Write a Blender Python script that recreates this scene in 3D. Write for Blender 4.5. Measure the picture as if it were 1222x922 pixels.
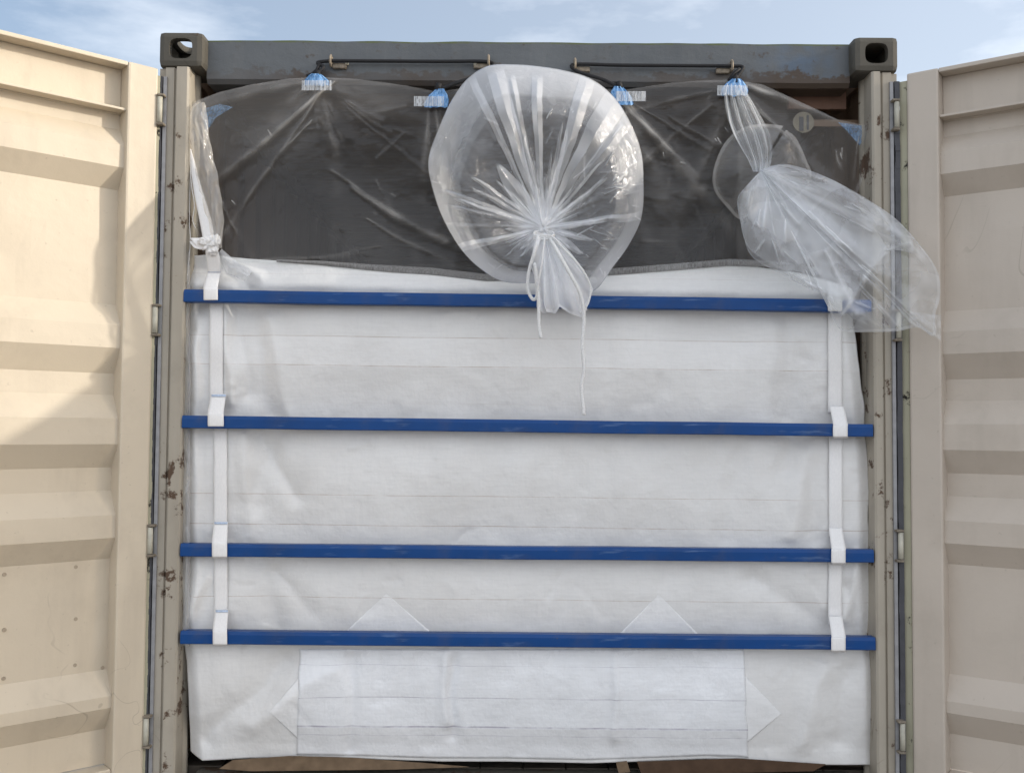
import bpy, bmesh, math, random
from mathutils import Vector, Matrix, noise
random.seed(7)
S = bpy.context.scene
for o in list(bpy.data.objects): bpy.data.objects.remove(o)
C = S.collection
R = math.radians

# ------------------------------------------------------------------ camera
CX, CY, CZ = -0.047, -3.26, 1.29
F = 1200.0                                  # focal length in pixels of a 1222 px wide picture
PITCH, ROLL = R(2.43), R(0.40)
cd = bpy.data.cameras.new('camera'); cam = bpy.data.objects.new('camera', cd); C.objects.link(cam)
cd.sensor_width = 36; cd.lens = 36*F/1222; cd.clip_start = .05; cd.clip_end = 3000
RM = Matrix.Rotation(R(90)+PITCH, 3, 'X') @ Matrix.Rotation(ROLL, 3, 'Z')
cam.matrix_world = Matrix.Translation((CX, CY, CZ)) @ RM.to_4x4()
S.camera = cam

def at(px, py, Y):
    d = RM @ Vector(((px-611)/F, -(py-461)/F, -1))
    t = (Y-CY)/d.y
    return Vector((CX+d.x*t, Y, CZ+d.z*t))

# ------------------------------------------------------------------ light
SUN = Vector((1, -.092, .333)).normalized()
el = math.asin(SUN.z); az = math.atan2(SUN.x, SUN.y)      # clockwise from +Y
W = bpy.data.worlds.new('World'); S.world = W; W.use_nodes = True
nt = W.node_tree; N = nt.nodes; L = nt.links
for n in list(N): N.remove(n)
out = N.new('ShaderNodeOutputWorld'); bg = N.new('ShaderNodeBackground'); bg.inputs[1].default_value = .15
sky = N.new('ShaderNodeTexSky'); sky.sky_type = 'NISHITA'; sky.sun_disc = False
sky.sun_elevation = el; sky.sun_rotation = az; sky.altitude = 0
sky.air_density = 1.0; sky.dust_density = 3.2; sky.ozone_density = 1.6
tc = N.new('ShaderNodeTexCoord'); mp = N.new('ShaderNodeMapping'); mp.inputs['Scale'].default_value = (1, 1, 3.2)
mp.inputs['Location'].default_value = (.35, .1, .62)
nz = N.new('ShaderNodeTexNoise'); nz.inputs['Scale'].default_value = 3.1; nz.inputs['Detail'].default_value = 9; nz.inputs['Roughness'].default_value = .58
rp = N.new('ShaderNodeValToRGB'); rp.color_ramp.elements[0].position = .47; rp.color_ramp.elements[1].position = .80; rp.color_ramp.elements[1].color = (.6, .6, .6, 1)
mx = N.new('ShaderNodeMix'); mx.data_type = 'RGBA'; mx.inputs[7].default_value = (6.4, 6.7, 7.1, 1)
L.new(tc.outputs['Generated'], mp.inputs[0]); L.new(mp.outputs[0], nz.inputs['Vector']); L.new(nz.outputs[0], rp.inputs[0])
L.new(sky.outputs[0], mx.inputs[6]); sx0 = N.new('ShaderNodeSeparateXYZ'); L.new(tc.outputs['Generated'], sx0.inputs[0])      # thin high haze, denser to the right
hz = N.new('ShaderNodeMapRange'); L.new(sx0.outputs[0], hz.inputs[0]); hz.inputs[1].default_value = -.45; hz.inputs[2].default_value = .35; hz.inputs[3].default_value = .12; hz.inputs[4].default_value = .30
mxx = N.new('ShaderNodeMath'); mxx.operation = 'ADD'; mxx.use_clamp = True; L.new(rp.outputs[0], mxx.inputs[0]); L.new(hz.outputs[0], mxx.inputs[1]); L.new(mxx.outputs[0], mx.inputs[0]); sx = N.new('ShaderNodeSeparateXYZ'); L.new(tc.outputs['Generated'], sx.inputs[0])   # bright cloud bank added behind the camera to lift light on the shaded front
n2 = N.new('ShaderNodeTexNoise'); n2.inputs['Scale'].default_value = 2.2; n2.inputs['Detail'].default_value = 6; L.new(tc.outputs['Generated'], n2.inputs['Vector'])
ad = N.new('ShaderNodeMath'); ad.operation = 'MULTIPLY_ADD'; L.new(n2.outputs[0], ad.inputs[0]); ad.inputs[1].default_value = .6; L.new(sx.outputs[1], ad.inputs[2])
mr = N.new('ShaderNodeMapRange'); L.new(ad.outputs[0], mr.inputs[0]); mr.inputs[1].default_value = .10; mr.inputs[2].default_value = -.35; mr.inputs[3].default_value = 0; mr.inputs[4].default_value = .9
m2 = N.new('ShaderNodeMix'); m2.data_type = 'RGBA'; m2.inputs[7].default_value = (7.2, 7.5, 8.0, 1); L.new(mr.outputs[0], m2.inputs[0]); L.new(mx.outputs[2], m2.inputs[6])
L.new(m2.outputs[2], bg.inputs[0]); L.new(bg.outputs[0], out.inputs[0])

ld = bpy.data.lights.new('sun', 'SUN'); ld.energy = 2.0; ld.angle = R(.6); ld.color = (1, .93, .82)
lo = bpy.data.objects.new('sun', ld); C.objects.link(lo); lo.rotation_euler = SUN.to_track_quat('Z', 'Y').to_euler(); lo.location = SUN*30
S.view_settings.view_transform = 'Standard'; S.view_settings.look = 'None'; S.view_settings.gamma = 1
S.view_settings.exposure = .47
S.render.engine = 'CYCLES'
S.cycles.transparent_max_bounces = 32; S.cycles.max_bounces = 10; S.cycles.diffuse_bounces = 5

# ------------------------------------------------------------------ material helpers
class Mt:
    def __init__(s, name):
        s.m = bpy.data.materials.new(name); s.m.use_nodes = True
        s.n = s.m.node_tree.nodes; s.l = s.m.node_tree.links
        for x in list(s.n): s.n.remove(x)
        s.out = s.n.new('ShaderNodeOutputMaterial'); s.tc = s.n.new('ShaderNodeTexCoord')
    def pr(s, rough=.6, spec=.5, metal=0):
        p = s.n.new('ShaderNodeBsdfPrincipled'); s.l.new(p.outputs[0], s.out.inputs[0])
        p.inputs['Roughness'].default_value = rough; p.inputs['Specular IOR Level'].default_value = spec; p.inputs['Metallic'].default_value = metal
        s.p = p; return p
    def noise(s, scale, detail=4, rough=.55, sc=(1, 1, 1), kind=None, dist=0):
        m = s.n.new('ShaderNodeMapping'); m.inputs['Scale'].default_value = sc; s.l.new(s.tc.outputs['Object'], m.inputs[0])
        t = s.n.new('ShaderNodeTexNoise')
        if kind: t.noise_type = kind
        t.inputs['Scale'].default_value = scale; t.inputs['Detail'].default_value = detail; t.inputs['Roughness'].default_value = rough
        t.inputs['Distortion'].default_value = dist
        s.l.new(m.outputs[0], t.inputs['Vector']); return t.outputs[0]
    def ramp(s, v, a, b, ca=(0, 0, 0, 1), cb=(1, 1, 1, 1)):
        r = s.n.new('ShaderNodeValToRGB'); e = r.color_ramp.elements
        e[0].position = a; e[1].position = b; e[0].color = ca; e[1].color = cb
        s.l.new(v, r.inputs[0]); return r.outputs[0]
    def mix(s, f, a, b, mode='MIX'):
        m = s.n.new('ShaderNodeMix'); m.data_type = 'RGBA'; m.blend_type = mode
        for sock, v in ((m.inputs[0], f), (m.inputs[6], a), (m.inputs[7], b)):
            if isinstance(v, (int, float)): sock.default_value = v
            elif isinstance(v, tuple): sock.default_value = v if len(v) == 4 else (*v, 1)
            else: s.l.new(v, sock)
        return m.outputs[2]
    def math(s, op, a, b=0, c=0, clamp=False):
        m = s.n.new('ShaderNodeMath'); m.operation = op; m.use_clamp = clamp
        for i, v in enumerate((a, b, c)):
            if isinstance(v, (int, float)): m.inputs[i].default_value = v
            else: s.l.new(v, m.inputs[i])
        return m.outputs[0]
    def bump(s, h, strength=.3, dist=.01, prev=None):
        b = s.n.new('ShaderNodeBump'); b.inputs['Strength'].default_value = strength; b.inputs['Distance'].default_value = dist
        s.l.new(h, b.inputs['Height'])
        if prev is not None: s.l.new(prev, b.inputs['Normal'])
        return b.outputs[0]
    def xyz(s):
        x = s.n.new('ShaderNodeSeparateXYZ'); s.l.new(s.tc.outputs['Object'], x.inputs[0]); return x.outputs

def paint(name, col, dirt, rust, rough=.5, rust_amt=.70, dirt_lo=.45, streak=True, bump=.25, mott=.18):
    t = Mt(name); p = t.pr(rough)
    big = t.noise(1.7, 6, .6); c = t.mix(t.ramp(big, .3, .75), col, tuple(v*(1-mott) for v in col))
    st = t.noise(7, 5, .6, (1, 1, .12) if streak else (1, 1, 1)); c = t.mix(t.math('MULTIPLY', t.ramp(st, dirt_lo, .85), .55), c, dirt)
    fl = t.noise(9, 10, .72); rm = t.ramp(fl, rust_amt, rust_amt+.035)
    c = t.mix(rm, c, rust)
    sn = t.noise(1.9, 3, .5, dist=.6); hair = t.math('LESS_THAN', t.math('ABSOLUTE', t.math('SUBTRACT', sn, .56)), .0016)
    c = t.mix(t.math('MULTIPLY', t.math('MULTIPLY', hair, t.ramp(t.noise(4.3, 3), .52, .62)), .5), c, dirt)
    c = t.mix(t.math('MULTIPLY', t.ramp(t.noise(2.6, 7, .68), .52, .72), .30), c, dirt)
    sp = t.noise(60, 3, .6); c = t.mix(t.math('MULTIPLY', t.ramp(sp, .68, .76), .5), c, dirt)
    t.l.new(c, p.inputs['Base Color'])
    r = t.math('ADD', t.math('MULTIPLY', t.noise(22, 5), .3), rough-.15, clamp=True); t.l.new(t.math('ADD', r, t.math('MULTIPLY', rm, .3), clamp=True), p.inputs['Roughness'])
    b = t.bump(t.noise(3.2, 4), .5, .012)
    b = t.bump(t.noise(130, 4, .6), bump, .0012, b); b = t.bump(t.math('SUBTRACT', 1, rm), .5, .0015, b)
    t.l.new(b, p.inputs['Normal']); return t.m

M = {}
M['cream'] = paint('cream_paint', (.60, .52, .405), (.34, .285, .22), (.16, .085, .045), .48, .735, .52, mott=.10)
M['cream_shaded_door'] = paint('shade_toned_cream', (.52, .455, .385), (.33, .285, .23), (.16, .085, .045), .5, .735, .52, mott=.12)  # cream darkened and greyed to put the right door's shade into its paint
M['cream_post'] = paint('weathered_post_paint', (.44, .395, .325), (.14, .12, .09), (.09, .055, .035), .6, .575, .34)
M['edge'] = paint('peeling_edge_paint', (.42, .40, .29), (.16, .15, .11), (.02, .018, .015), .7, .585, .40)
M['header'] = paint('grey_header_paint', (.155, .165, .175), (.08, .075, .07), (.07, .04, .022), .55, .70, .45, mott=.25)
M['casting'] = paint('casting_paint', (.085, .078, .063), (.045, .038, .028), (.09, .05, .028), .75, .60, .4, bump=.5)
M['interior'] = paint('interior_paint', (.16, .102, .064), (.09, .058, .038), (.09, .05, .03), .7, .62, .4)
M['roofm'] = paint('roof_paint', (.14, .092, .058), (.08, .052, .034), (.09, .05, .03), .7, .60, .4)
M['redbrown'] = paint('primer_paint', (.20, .11, .075), (.1, .06, .04), (.08, .04, .02), .7, .6)
def flat(name, col, rough=.6, spec=.4, metal=0, var=.25, sc=30, bump=.2, bd=.002):
    t = Mt(name); p = t.pr(rough, spec, metal)
    t.l.new(t.mix(t.ramp(t.noise(sc, 5), .35, .7), col, tuple(v*(1-var) for v in col)), p.inputs['Base Color'])
    t.l.new(t.bump(t.noise(sc*3, 4), bump, bd), p.inputs['Normal']); return t.m
M['gasket'] = flat('rubber_gasket', (.065, .066, .075), .65)
M['strip'] = flat('zinc_strip', (.30, .30, .31), .5, .5, .2)
M['pin'] = flat('pale_hinge_pin', (.50, .48, .40), .5)
M['lug'] = flat('brown_lug', (.26, .22, .17), .75, sc=60, var=.5)
M['cord'] = flat('black_elastic', (.012, .012, .014), .7, sc=200)
M['ringm'] = flat('ring_steel', (.30, .25, .19), .6, .5, .3, sc=80, var=.5)
M['rope'] = flat('white_cotton_cord', (.84, .84, .84), .85, sc=300, bump=.8)
M['stud'] = flat('stud_metal', (.40, .33, .25), .5, sc=90)
M['card'] = flat('brown_cardboard', (.20, .14, .09), .9, .2, sc=25, var=.35)
M['wood'] = flat('dark_wet_timber', (.085, .07, .055), .75, sc=12, var=.6, bump=.6, bd=.006)
M['sill'] = paint('sill_paint', (.12, .11, .09), (.05, .045, .035), (.07, .04, .02), .7, .55, .4)

def webbing():
    t = Mt('white_webbing'); p = t.pr(.75, .3)
    w = t.noise(260, 2, .5, (1, 1, .35)); c = t.mix(t.ramp(w, .3, .7), (.82, .81, .80), (.77, .76, .755))
    t.l.new(c, p.inputs['Base Color']); t.l.new(t.bump(w, .35, .001), p.inputs['Normal']); return t.m
M['web'] = webbing()
def bluepaint():
    t = Mt('blue_bar_paint'); p = t.pr(.34, .25)
    c = t.mix(t.ramp(t.noise(6, 6, .6, (.5, 1, 1)), .3, .75), (.003, .058, .23), (.003, .040, .155))
    c = t.mix(t.math('MULTIPLY', t.ramp(t.noise(50, 5, .6, (.12, 1, 1)), .60, .70), .55), c, (.10, .17, .32))
    c = t.mix(t.ramp(t.noise(34, 7, .7, (.5, 1, 1)), .69, .71), c, (.10, .085, .07)); c = t.mix(t.math('MULTIPLY', t.ramp(t.noise(9, 6, .6), .5, .8), .35), c, (.09, .09, .09))
    t.l.new(c, p.inputs['Base Color']); t.l.new(t.ramp(t.noise(14, 5, .6, (.3, 1, 1)), .2, .8, (.28,)*3+(1,), (.5,)*3+(1,)), p.inputs['Roughness'])
    t.l.new(t.bump(t.noise(90, 3), .2, .001), p.inputs['Normal']); return t.m
M['blue'] = bluepaint()

def woven(name, col, col2, seams, tilt, rough, seamcol=(.45, .37, .32), gloss=.4, zb=()):
    t = Mt(name); p = t.pr(rough, gloss)
    X = t.xyz(); zz = t.math('ADD', X[2], t.math('MULTIPLY', X[0], tilt))
    zz = t.math('ADD', zz, t.math('MULTIPLY', t.noise(1.5, 2), .006))
    c = t.mix(t.ramp(t.noise(2.2, 5, .6), .3, .7), col, col2)
    fine = t.noise(120, 3, .6, (.10, 1, 1)); finev = t.noise(120, 3, .6, (1, 1, .10))
    c = t.mix(t.math('MULTIPLY', t.ramp(fine, .42, .70), .30), c, tuple(v*.80 for v in col))
    c = t.mix(t.math('MULTIPLY', t.ramp(finev, .45, .70), .20), c, tuple(v*.84 for v in col))
    for i, (a, b, k) in enumerate(zb):      # woven widths of a slightly different batch
        inb = t.math('MULTIPLY', t.math('GREATER_THAN', zz, a), t.math('LESS_THAN', zz, b))
        c = t.mix(t.math('MULTIPLY', inb, abs(k)), c, (.92, .92, .93) if k > 0 else (.5, .48, .46))
    for i, (z0, wd, st) in enumerate(seams):
        d = t.math('LESS_THAN', t.math('ABSOLUTE', t.math('SUBTRACT', zz, z0+.003)), wd)
        br = t.ramp(t.noise(5+i, 4, .7, (1, 1, .01)), .35, .6)
        c = t.mix(t.math('MULTIPLY', t.math('MULTIPLY', d, br), st), c, seamcol)
    t.l.new(c, p.inputs['Base Color'])
    t.l.new(t.ramp(t.noise(5, 6, .65), .3, .75, (rough*.6,)*3+(1,), (min(1, rough*1.35),)*3+(1,)), p.inputs['Roughness'])
    b = t.bump(t.noise(4, 5, .55), .8, .02)
    b = t.bump(t.noise(13, 4, .55, (1, 1, .6)), .45, .010, b)
    b = t.bump(t.noise(7, 5, .6, (1, 1, 1), 'RIDGED_MULTIFRACTAL', 1.0), .16, .008, b)
    b = t.bump(fine, .25, .0012, b); b = t.bump(finev, .25, .0012, b)
    t.l.new(b, p.inputs['Normal'])
    return t

def film(name, base=.10, edge=.5, tint=(.95, .91, .86), crink=.35, scale=9, rough=.10, vein=.12, power=2.2, gl0=.05, trl=.45):
    """clear polyethylene: haze grows with the number of plies (attribute ply) and with path length"""
    t = Mt(name)
    at_ = t.n.new('ShaderNodeAttribute'); at_.attribute_name = 'ply'
    lw = t.n.new('ShaderNodeLayerWeight'); lw.inputs[0].default_value = .5
    n1 = t.noise(scale, 6, .6, (1, 1, .8), None, 1.2); n2 = t.noise(scale*3.4, 5, .65, (1, 1, 1), 'RIDGED_MULTIFRACTAL', .8)
    b = t.bump(n1, crink, .03); b = t.bump(n2, crink*.55, .006, b)
    
    f = lw.outputs['Facing']
    h = t.math('MULTIPLY', at_.outputs['Fac'], base)
    v = t.ramp(t.noise(scale*.7, 6, .65, (1, 1, .6), None, 2.5), .56, .66)
    h = t.math('ADD', h, t.math('MULTIPLY', v, vein*.35))
    h = t.math('ADD', h, t.math('MULTIPLY', t.math('POWER', f, power), edge), clamp=True)
    tr = t.n.new('ShaderNodeBsdfTransparent'); tr.inputs[0].default_value = (.97, .98, .98, 1)
    df = t.n.new('ShaderNodeBsdfDiffuse'); df.inputs[0].default_value = (*tint, 1)
    tl = t.n.new('ShaderNodeBsdfTranslucent'); tl.inputs[0].default_value = (*tint, 1)
    b0 = t.bump(n1, crink*.35, .03); t.l.new(b0, df.inputs['Normal']); t.l.new(b0, tl.inputs['Normal'])
    sc = t.n.new('ShaderNodeMixShader'); sc.inputs[0].default_value = trl; t.l.new(df.outputs[0], sc.inputs[1]); t.l.new(tl.outputs[0], sc.inputs[2])
    m1 = t.n.new('ShaderNodeMixShader'); t.l.new(h, m1.inputs[0]); t.l.new(tr.outputs[0], m1.inputs[1]); t.l.new(sc.outputs[0], m1.inputs[2])
    gl = t.n.new('ShaderNodeBsdfGlossy'); gl.inputs['Roughness'].default_value = rough; gl.inputs[0].default_value = (.97, .97, 1, 1); t.l.new(b, gl.inputs['Normal'])
    fr = t.math('ADD', t.math('MULTIPLY', t.math('POWER', f, 4), .85), gl0, clamp=True)
    m2 = t.n.new('ShaderNodeMixShader'); t.l.new(fr, m2.inputs[0]); t.l.new(m1.outputs[0], m2.inputs[1]); t.l.new(gl.outputs[0], m2.inputs[2])
    t.l.new(m2.outputs[0], t.out.inputs[0]); return t.m
M['film'] = film('clear_film', .066, .34, crink=.22, scale=7, rough=.07, gl0=.022)
M['spout'] = film('milky_film', .17, .50, (.95, .96, .98), crink=.55, scale=12, rough=.12, vein=.3, trl=.55)
M['loose'] = film('loose_film', .15, .42, (.92, .94, .97), crink=.45, scale=8, rough=.12, vein=.3)
def bluefilm(name, col, alpha):
    t = Mt(name); p = t.pr(.4, .5); s = t.noise(70, 6, .7, (1, 1, .4), None, 1.5)
    t.l.new(t.mix(t.ramp(s, .40, .62), col, (.30, .52, .80)), p.inputs['Base Color'])
    t.l.new(t.math('MULTIPLY', t.ramp(t.noise(40, 4), .25, .55, (.45,)*3+(1,)), alpha), p.inputs['Alpha'])
    t.l.new(t.bump(s, .6, .003), p.inputs['Normal']); return t.m
M['bluetape'] = bluefilm('blue_tie_film', (.07, .25, .55), 1.0)
M['bluepatch'] = bluefilm('blue_corner_film', (.06, .20, .42), .55)
def tabm():
    t = Mt('stitched_tab'); p = t.pr(.6, .3)
    s = t.noise(330, 2, .5, (1, 1, .02)); t.l.new(t.mix(t.ramp(s, .45, .55), (.58, .60, .62), (.70, .72, .74)), p.inputs['Base Color'])
    t.l.new(t.math('ADD', t.math('MULTIPLY', t.ramp(s, .45, .55), .32), .34), p.inputs['Alpha']); return t.m
M['tab'] = tabm()

# ------------------------------------------------------------------ object helpers
def link(name, me, mat, parent=None, smooth=False):
    o = bpy.data.objects.new(name, me); C.objects.link(o)
    if mat: me.materials.append(mat)
    if smooth:
        for p in me.polygons: p.use_smooth = True
    if parent: o.parent = parent
    return o
def obj(name, bm, mat, parent=None, smooth=False):
    bmesh.ops.recalc_face_normals(bm, faces=bm.faces)
    me = bpy.data.meshes.new(name); bm.to_mesh(me); bm.free(); return link(name, me, mat, parent, smooth)
def tag(o, label, cat=None, group=None, kind=None):
    if label: o['label'] = label
    if cat: o['category'] = cat
    if group: o['group'] = group
    if kind: o['kind'] = kind
    return o
def empty(name, loc=(0, 0, 0)):
    o = bpy.data.objects.new(name, None); C.objects.link(o); o.location = loc; o.empty_display_size = .1; return o
def box(bm, a, b, bev=0, T=None):
    m = Matrix.Translation(((a[0]+b[0])/2, (a[1]+b[1])/2, (a[2]+b[2])/2)) @ Matrix.Diagonal((abs(b[0]-a[0]), abs(b[1]-a[1]), abs(b[2]-a[2]), 1))
    r = bmesh.ops.create_cube(bm, size=1, matrix=m); vs = r['verts']
    if bev:
        es = list({e for v in vs for e in v.link_edges}); rr = bmesh.ops.bevel(bm, geom=es, offset=bev, segments=2, affect='EDGES', profile=.6)
        vs = list({v for f in rr['faces'] for v in f.verts} | {v for v in vs if v.is_valid})
    if T: bmesh.ops.transform(bm, matrix=T, verts=vs)
def cyl(bm, p0, p1, r, seg=14, r2=None):
    p0 = Vector(p0); p1 = Vector(p1); d = p1-p0
    m = Matrix.Translation((p0+p1)/2) @ d.to_track_quat('Z', 'Y').to_matrix().to_4x4()
    bmesh.ops.create_cone(bm, cap_ends=True, segments=seg, radius1=r, radius2=r if r2 is None else r2, depth=d.length, matrix=m)
def smoothpath(pts, n=8):
    P = [Vector(p) for p in pts]; out = []
    for i in range(len(P)-1):
        p0 = P[max(i-1, 0)]; p1 = P[i]; p2 = P[i+1]; p3 = P[min(i+2, len(P)-1)]
        for k in range(n):
            t = k/n; out.append(.5*((2*p1)+(p2-p0)*t+(2*p0-5*p1+4*p2-p3)*t*t+(3*p1-p0-3*p2+p3)*t**3))
    out.append(P[-1]); return out
def tube(bm, pts, r, seg=8, flatten=1.0, taper=None):
    rings = []
    for i, p in enumerate(pts):
        d = (pts[min(i+1, len(pts)-1)]-pts[max(i-1, 0)]).normalized()
        a = d.cross(Vector((0, 1, 0)))
        a = a.normalized() if a.length > 1e-4 else Vector((1, 0, 0)); b = a.cross(d).normalized()
        rr = r*(taper(i/(len(pts)-1)) if taper else 1)
        rings.append([bm.verts.new(p+a*math.cos(2*math.pi*k/seg)*rr+b*math.sin(2*math.pi*k/seg)*rr*flatten) for k in range(seg)])
    for i in range(len(rings)-1):
        for k in range(seg): bm.faces.new((rings[i][k], rings[i][(k+1) % seg], rings[i+1][(k+1) % seg], rings[i+1][k]))
    bm.faces.new(rings[0]); bm.faces.new(rings[-1])
def surf(name, fn, nu, nv, mat, parent=None, ply=None, thick=0):
    vs = []; pl = []
    for j in range(nv+1):
        for i in range(nu+1):
            u, v = i/nu, j/nv; vs.append(fn(u, v)); pl.append(ply(u, v) if ply else 1.0)
    fs = [(j*(nu+1)+i, j*(nu+1)+i+1, (j+1)*(nu+1)+i+1, (j+1)*(nu+1)+i) for j in range(nv) for i in range(nu)]
    me = bpy.data.meshes.new(name); me.from_pydata([tuple(v) for v in vs], [], fs)
    a = me.attributes.new('ply', 'FLOAT', 'POINT'); a.data.foreach_set('value', pl)
    o = link(name, me, mat, parent, True)
    if thick:
        m = o.modifiers.new('solid', 'SOLIDIFY'); m.thickness = thick; m.offset = 0
    return o
def poly(pts, t):          # piecewise linear through [(key, val...)]
    if t <= pts[0][0]: return pts[0][1:]
    for a, b in zip(pts, pts[1:]):
        if t <= b[0]:
            k = (t-a[0])/(b[0]-a[0]); return tuple(x+(y-x)*k for x, y in zip(a[1:], b[1:]))
    return pts[-1][1:]
def sstep(a, b, x):
    t = max(0, min(1, (x-a)/(b-a))); return t*t*(3-2*t)
def segd(px, py, x1, y1, x2, y2):
    dx, dy = x2-x1, y2-y1; l2 = dx*dx+dy*dy
    t = ((px-x1)*dx+(py-y1)*dy)/l2; tc_ = max(0, min(1, t))
    return math.hypot(px-x1-dx*tc_, py-y1-dy*tc_), t, ((px-x1)*dy-(py-y1)*dx)/math.sqrt(l2)
nn = lambda x, y, z=0: noise.noise(Vector((x, y, z)))

# ------------------------------------------------------------------ ground
g = Mt('concrete_yard'); p = g.pr(.85, .3)
c = g.mix(g.ramp(g.noise(.35, 8, .6), .3, .7), (.31, .29, .265), (.24, .225, .205)); c = g.mix(g.math('MULTIPLY', g.ramp(g.noise(3, 8, .7), .5, .75), .4), c, (.18, .16, .14))
g.l.new(c, p.inputs['Base Color']); g.l.new(g.bump(g.noise(40, 6, .7), .3, .01), p.inputs['Normal'])
bm = bmesh.new(); bmesh.ops.create_grid(bm, x_segments=40, y_segments=40, size=900)
tag(obj('ground', bm, g.m), 'pale concrete yard the container stands on', kind='structure')

# ------------------------------------------------------------------ the container
K = empty('shipping_container', (0, 0, 0))
tag(K, 'cream steel shipping container with both corrugated doors swung open and grey header', 'container')
W2 = 1.219
# header rail
bm = bmesh.new()
prof = [(.055, 2.452), (.055, 2.583), (.075, 2.586), (.30, 2.575), (.30, 2.552), (.16, 2.545), (.16, 2.452), (.15, 2.438), (.068, 2.438)]
nx = 60
rows = []
for i in range(nx+1):
    x = -1.075+2.15*i/nx
    rows.append([bm.verts.new((x, y+.0025*nn(x*3, z*9, 2), z+(.0035*nn(x*7, 3, y) if z > 2.5 else .002*nn(x*5, 9)))) for y, z in prof])
for a, b in zip(rows, rows[1:]):
    for k in range(len(prof)): bm.faces.new((a[k], a[(k+1) % len(prof)], b[(k+1) % len(prof)], b[k]))
bm.faces.new(rows[0]); bm.faces.new(rows[-1])
hm = Mt('header_paint_rusty'); p = hm.pr(.5, .4)
X = hm.xyz()
low = hm.math('SUBTRACT', 1, hm.math('MULTIPLY', hm.math('SUBTRACT', X[2], 2.445), 1/.055), clamp=True)
rn = hm.noise(26, 8, .7, (.8, 1, 1)); rm = hm.ramp(hm.math('ADD', rn, hm.math('MULTIPLY', low, .38)), .59, .68)
xr = hm.ramp(hm.noise(1.6, 3, .5, (1, 0, 0)), .42, .58)
rm = hm.math('MULTIPLY', rm, hm.math('ADD', hm.math('MULTIPLY', xr, .7), .3))
c = hm.mix(hm.ramp(hm.noise(3, 6, .6, (1, 1, 1)), .3, .7), (.105, .115, .125), (.075, .083, .09))
c = hm.mix(hm.math('MULTIPLY', hm.ramp(hm.noise(18, 4, .6, (1, 1, .1)), .5, .8), .5), c, (.14, .142, .142))
bl = hm.math('MULTIPLY', hm.ramp(hm.math('ABSOLUTE', hm.math('SUBTRACT', X[0], .91)), .03, .16, (1, 1, 1, 1), (0, 0, 0, 1)), hm.ramp(hm.noise(14, 4), .4, .6))
c = hm.mix(hm.math('MULTIPLY', bl, .3), c, (.07, .15, .27))
c = hm.mix(rm, c, (.060, .042, .030))
ms = hm.math('MULTIPLY', hm.math('GREATER_THAN', X[2], 2.577), hm.ramp(hm.noise(9, 5, .6, (1, 0, 0)), .4, .55)); c = hm.mix(hm.math('MULTIPLY', ms, .8), c, (.09, .11, .03))
hm.l.new(c, p.inputs['Base Color']); b = hm.bump(hm.noise(2.5, 3, .5, (1, 1, 2)), .5, .02); b = hm.bump(rn, .5, .004, b); hm.l.new(b, p.inputs['Normal'])
obj('header_rail', bm, hm.m, K)

# corner castings, hollow with oval openings
def casting(x0, x1, y0, y1, z0, z1):
    s = 1 if x0 > 0 else -1
    bm = bmesh.new(); box(bm, (x0, y0, z0), (x1, y1, z1), .019); a = obj('corner_casting', bm, M['casting'], K)
    cut = []
    def ov(cx, cy, cz, ax, w, h, d):
        b = bmesh.new(); n = 28; lo_, hi_ = [], []
        for k in range(n):
            th = 2*math.pi*k/n; e = .62; u = abs(math.cos(th))**e*math.copysign(1, math.cos(th))*w/2; v = abs(math.sin(th))**e*math.copysign(1, math.sin(th))*h/2
            for sgn, lst in ((-1, lo_), (1, hi_)):
                q = {'y': (cx+u, cy+sgn*d/2, cz+v), 'x': (cx+sgn*d/2, cy+u, cz+v), 'z': (cx+u, cy+v, cz+sgn*d/2)}[ax]; lst.append(b.verts.new(q))
        for k in range(n): b.faces.new((lo_[k], lo_[(k+1) % n], hi_[(k+1) % n], hi_[k]))
        b.faces.new(lo_); b.faces.new(hi_); cut.append(obj('cutter', b, None))
    b = bmesh.new(); box(b, (x0+.025, y0+.025, z0+.022), (x1-.025, y1-.025, z1-.022)); cut.append(obj('cutter', b, None))
    mx_, my, mz = (x0+x1)/2, (y0+y1)/2, (z0+z1)/2
    ov(mx_, y0, mz+.002, 'y', .076, .068, .07)
    if s > 0 and z0 > 1: xo = None
    else: xo = x1 if s > 0 else x0; ov(xo, my, mz, 'x', .08, .062, .07)
    if xo is not None: ov(mx_, my, z1 if z1 > 1 else z0, 'z', .064, .112, .07)
    for k, cobj in enumerate(cut):
        m = a.modifiers.new('b%d' % k, 'BOOLEAN'); m.operation = 'DIFFERENCE'; m.object = cobj; m.solver = 'EXACT'
    dg = bpy.context.evaluated_depsgraph_get(); me = bpy.data.meshes.new_from_object(a.evaluated_get(dg)); a.modifiers.clear(); a.data = me
    for cobj in cut: bpy.data.objects.remove(cobj)
    if not me.materials: me.materials.append(M['casting'])
    return a
for s in (-1, 1):
    xs = sorted((s*W2, s*1.072))
    casting(xs[0], xs[1], 0, .178, 2.473, 2.591); casting(xs[0], xs[1], 0, .178, 0, .118)
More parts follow.
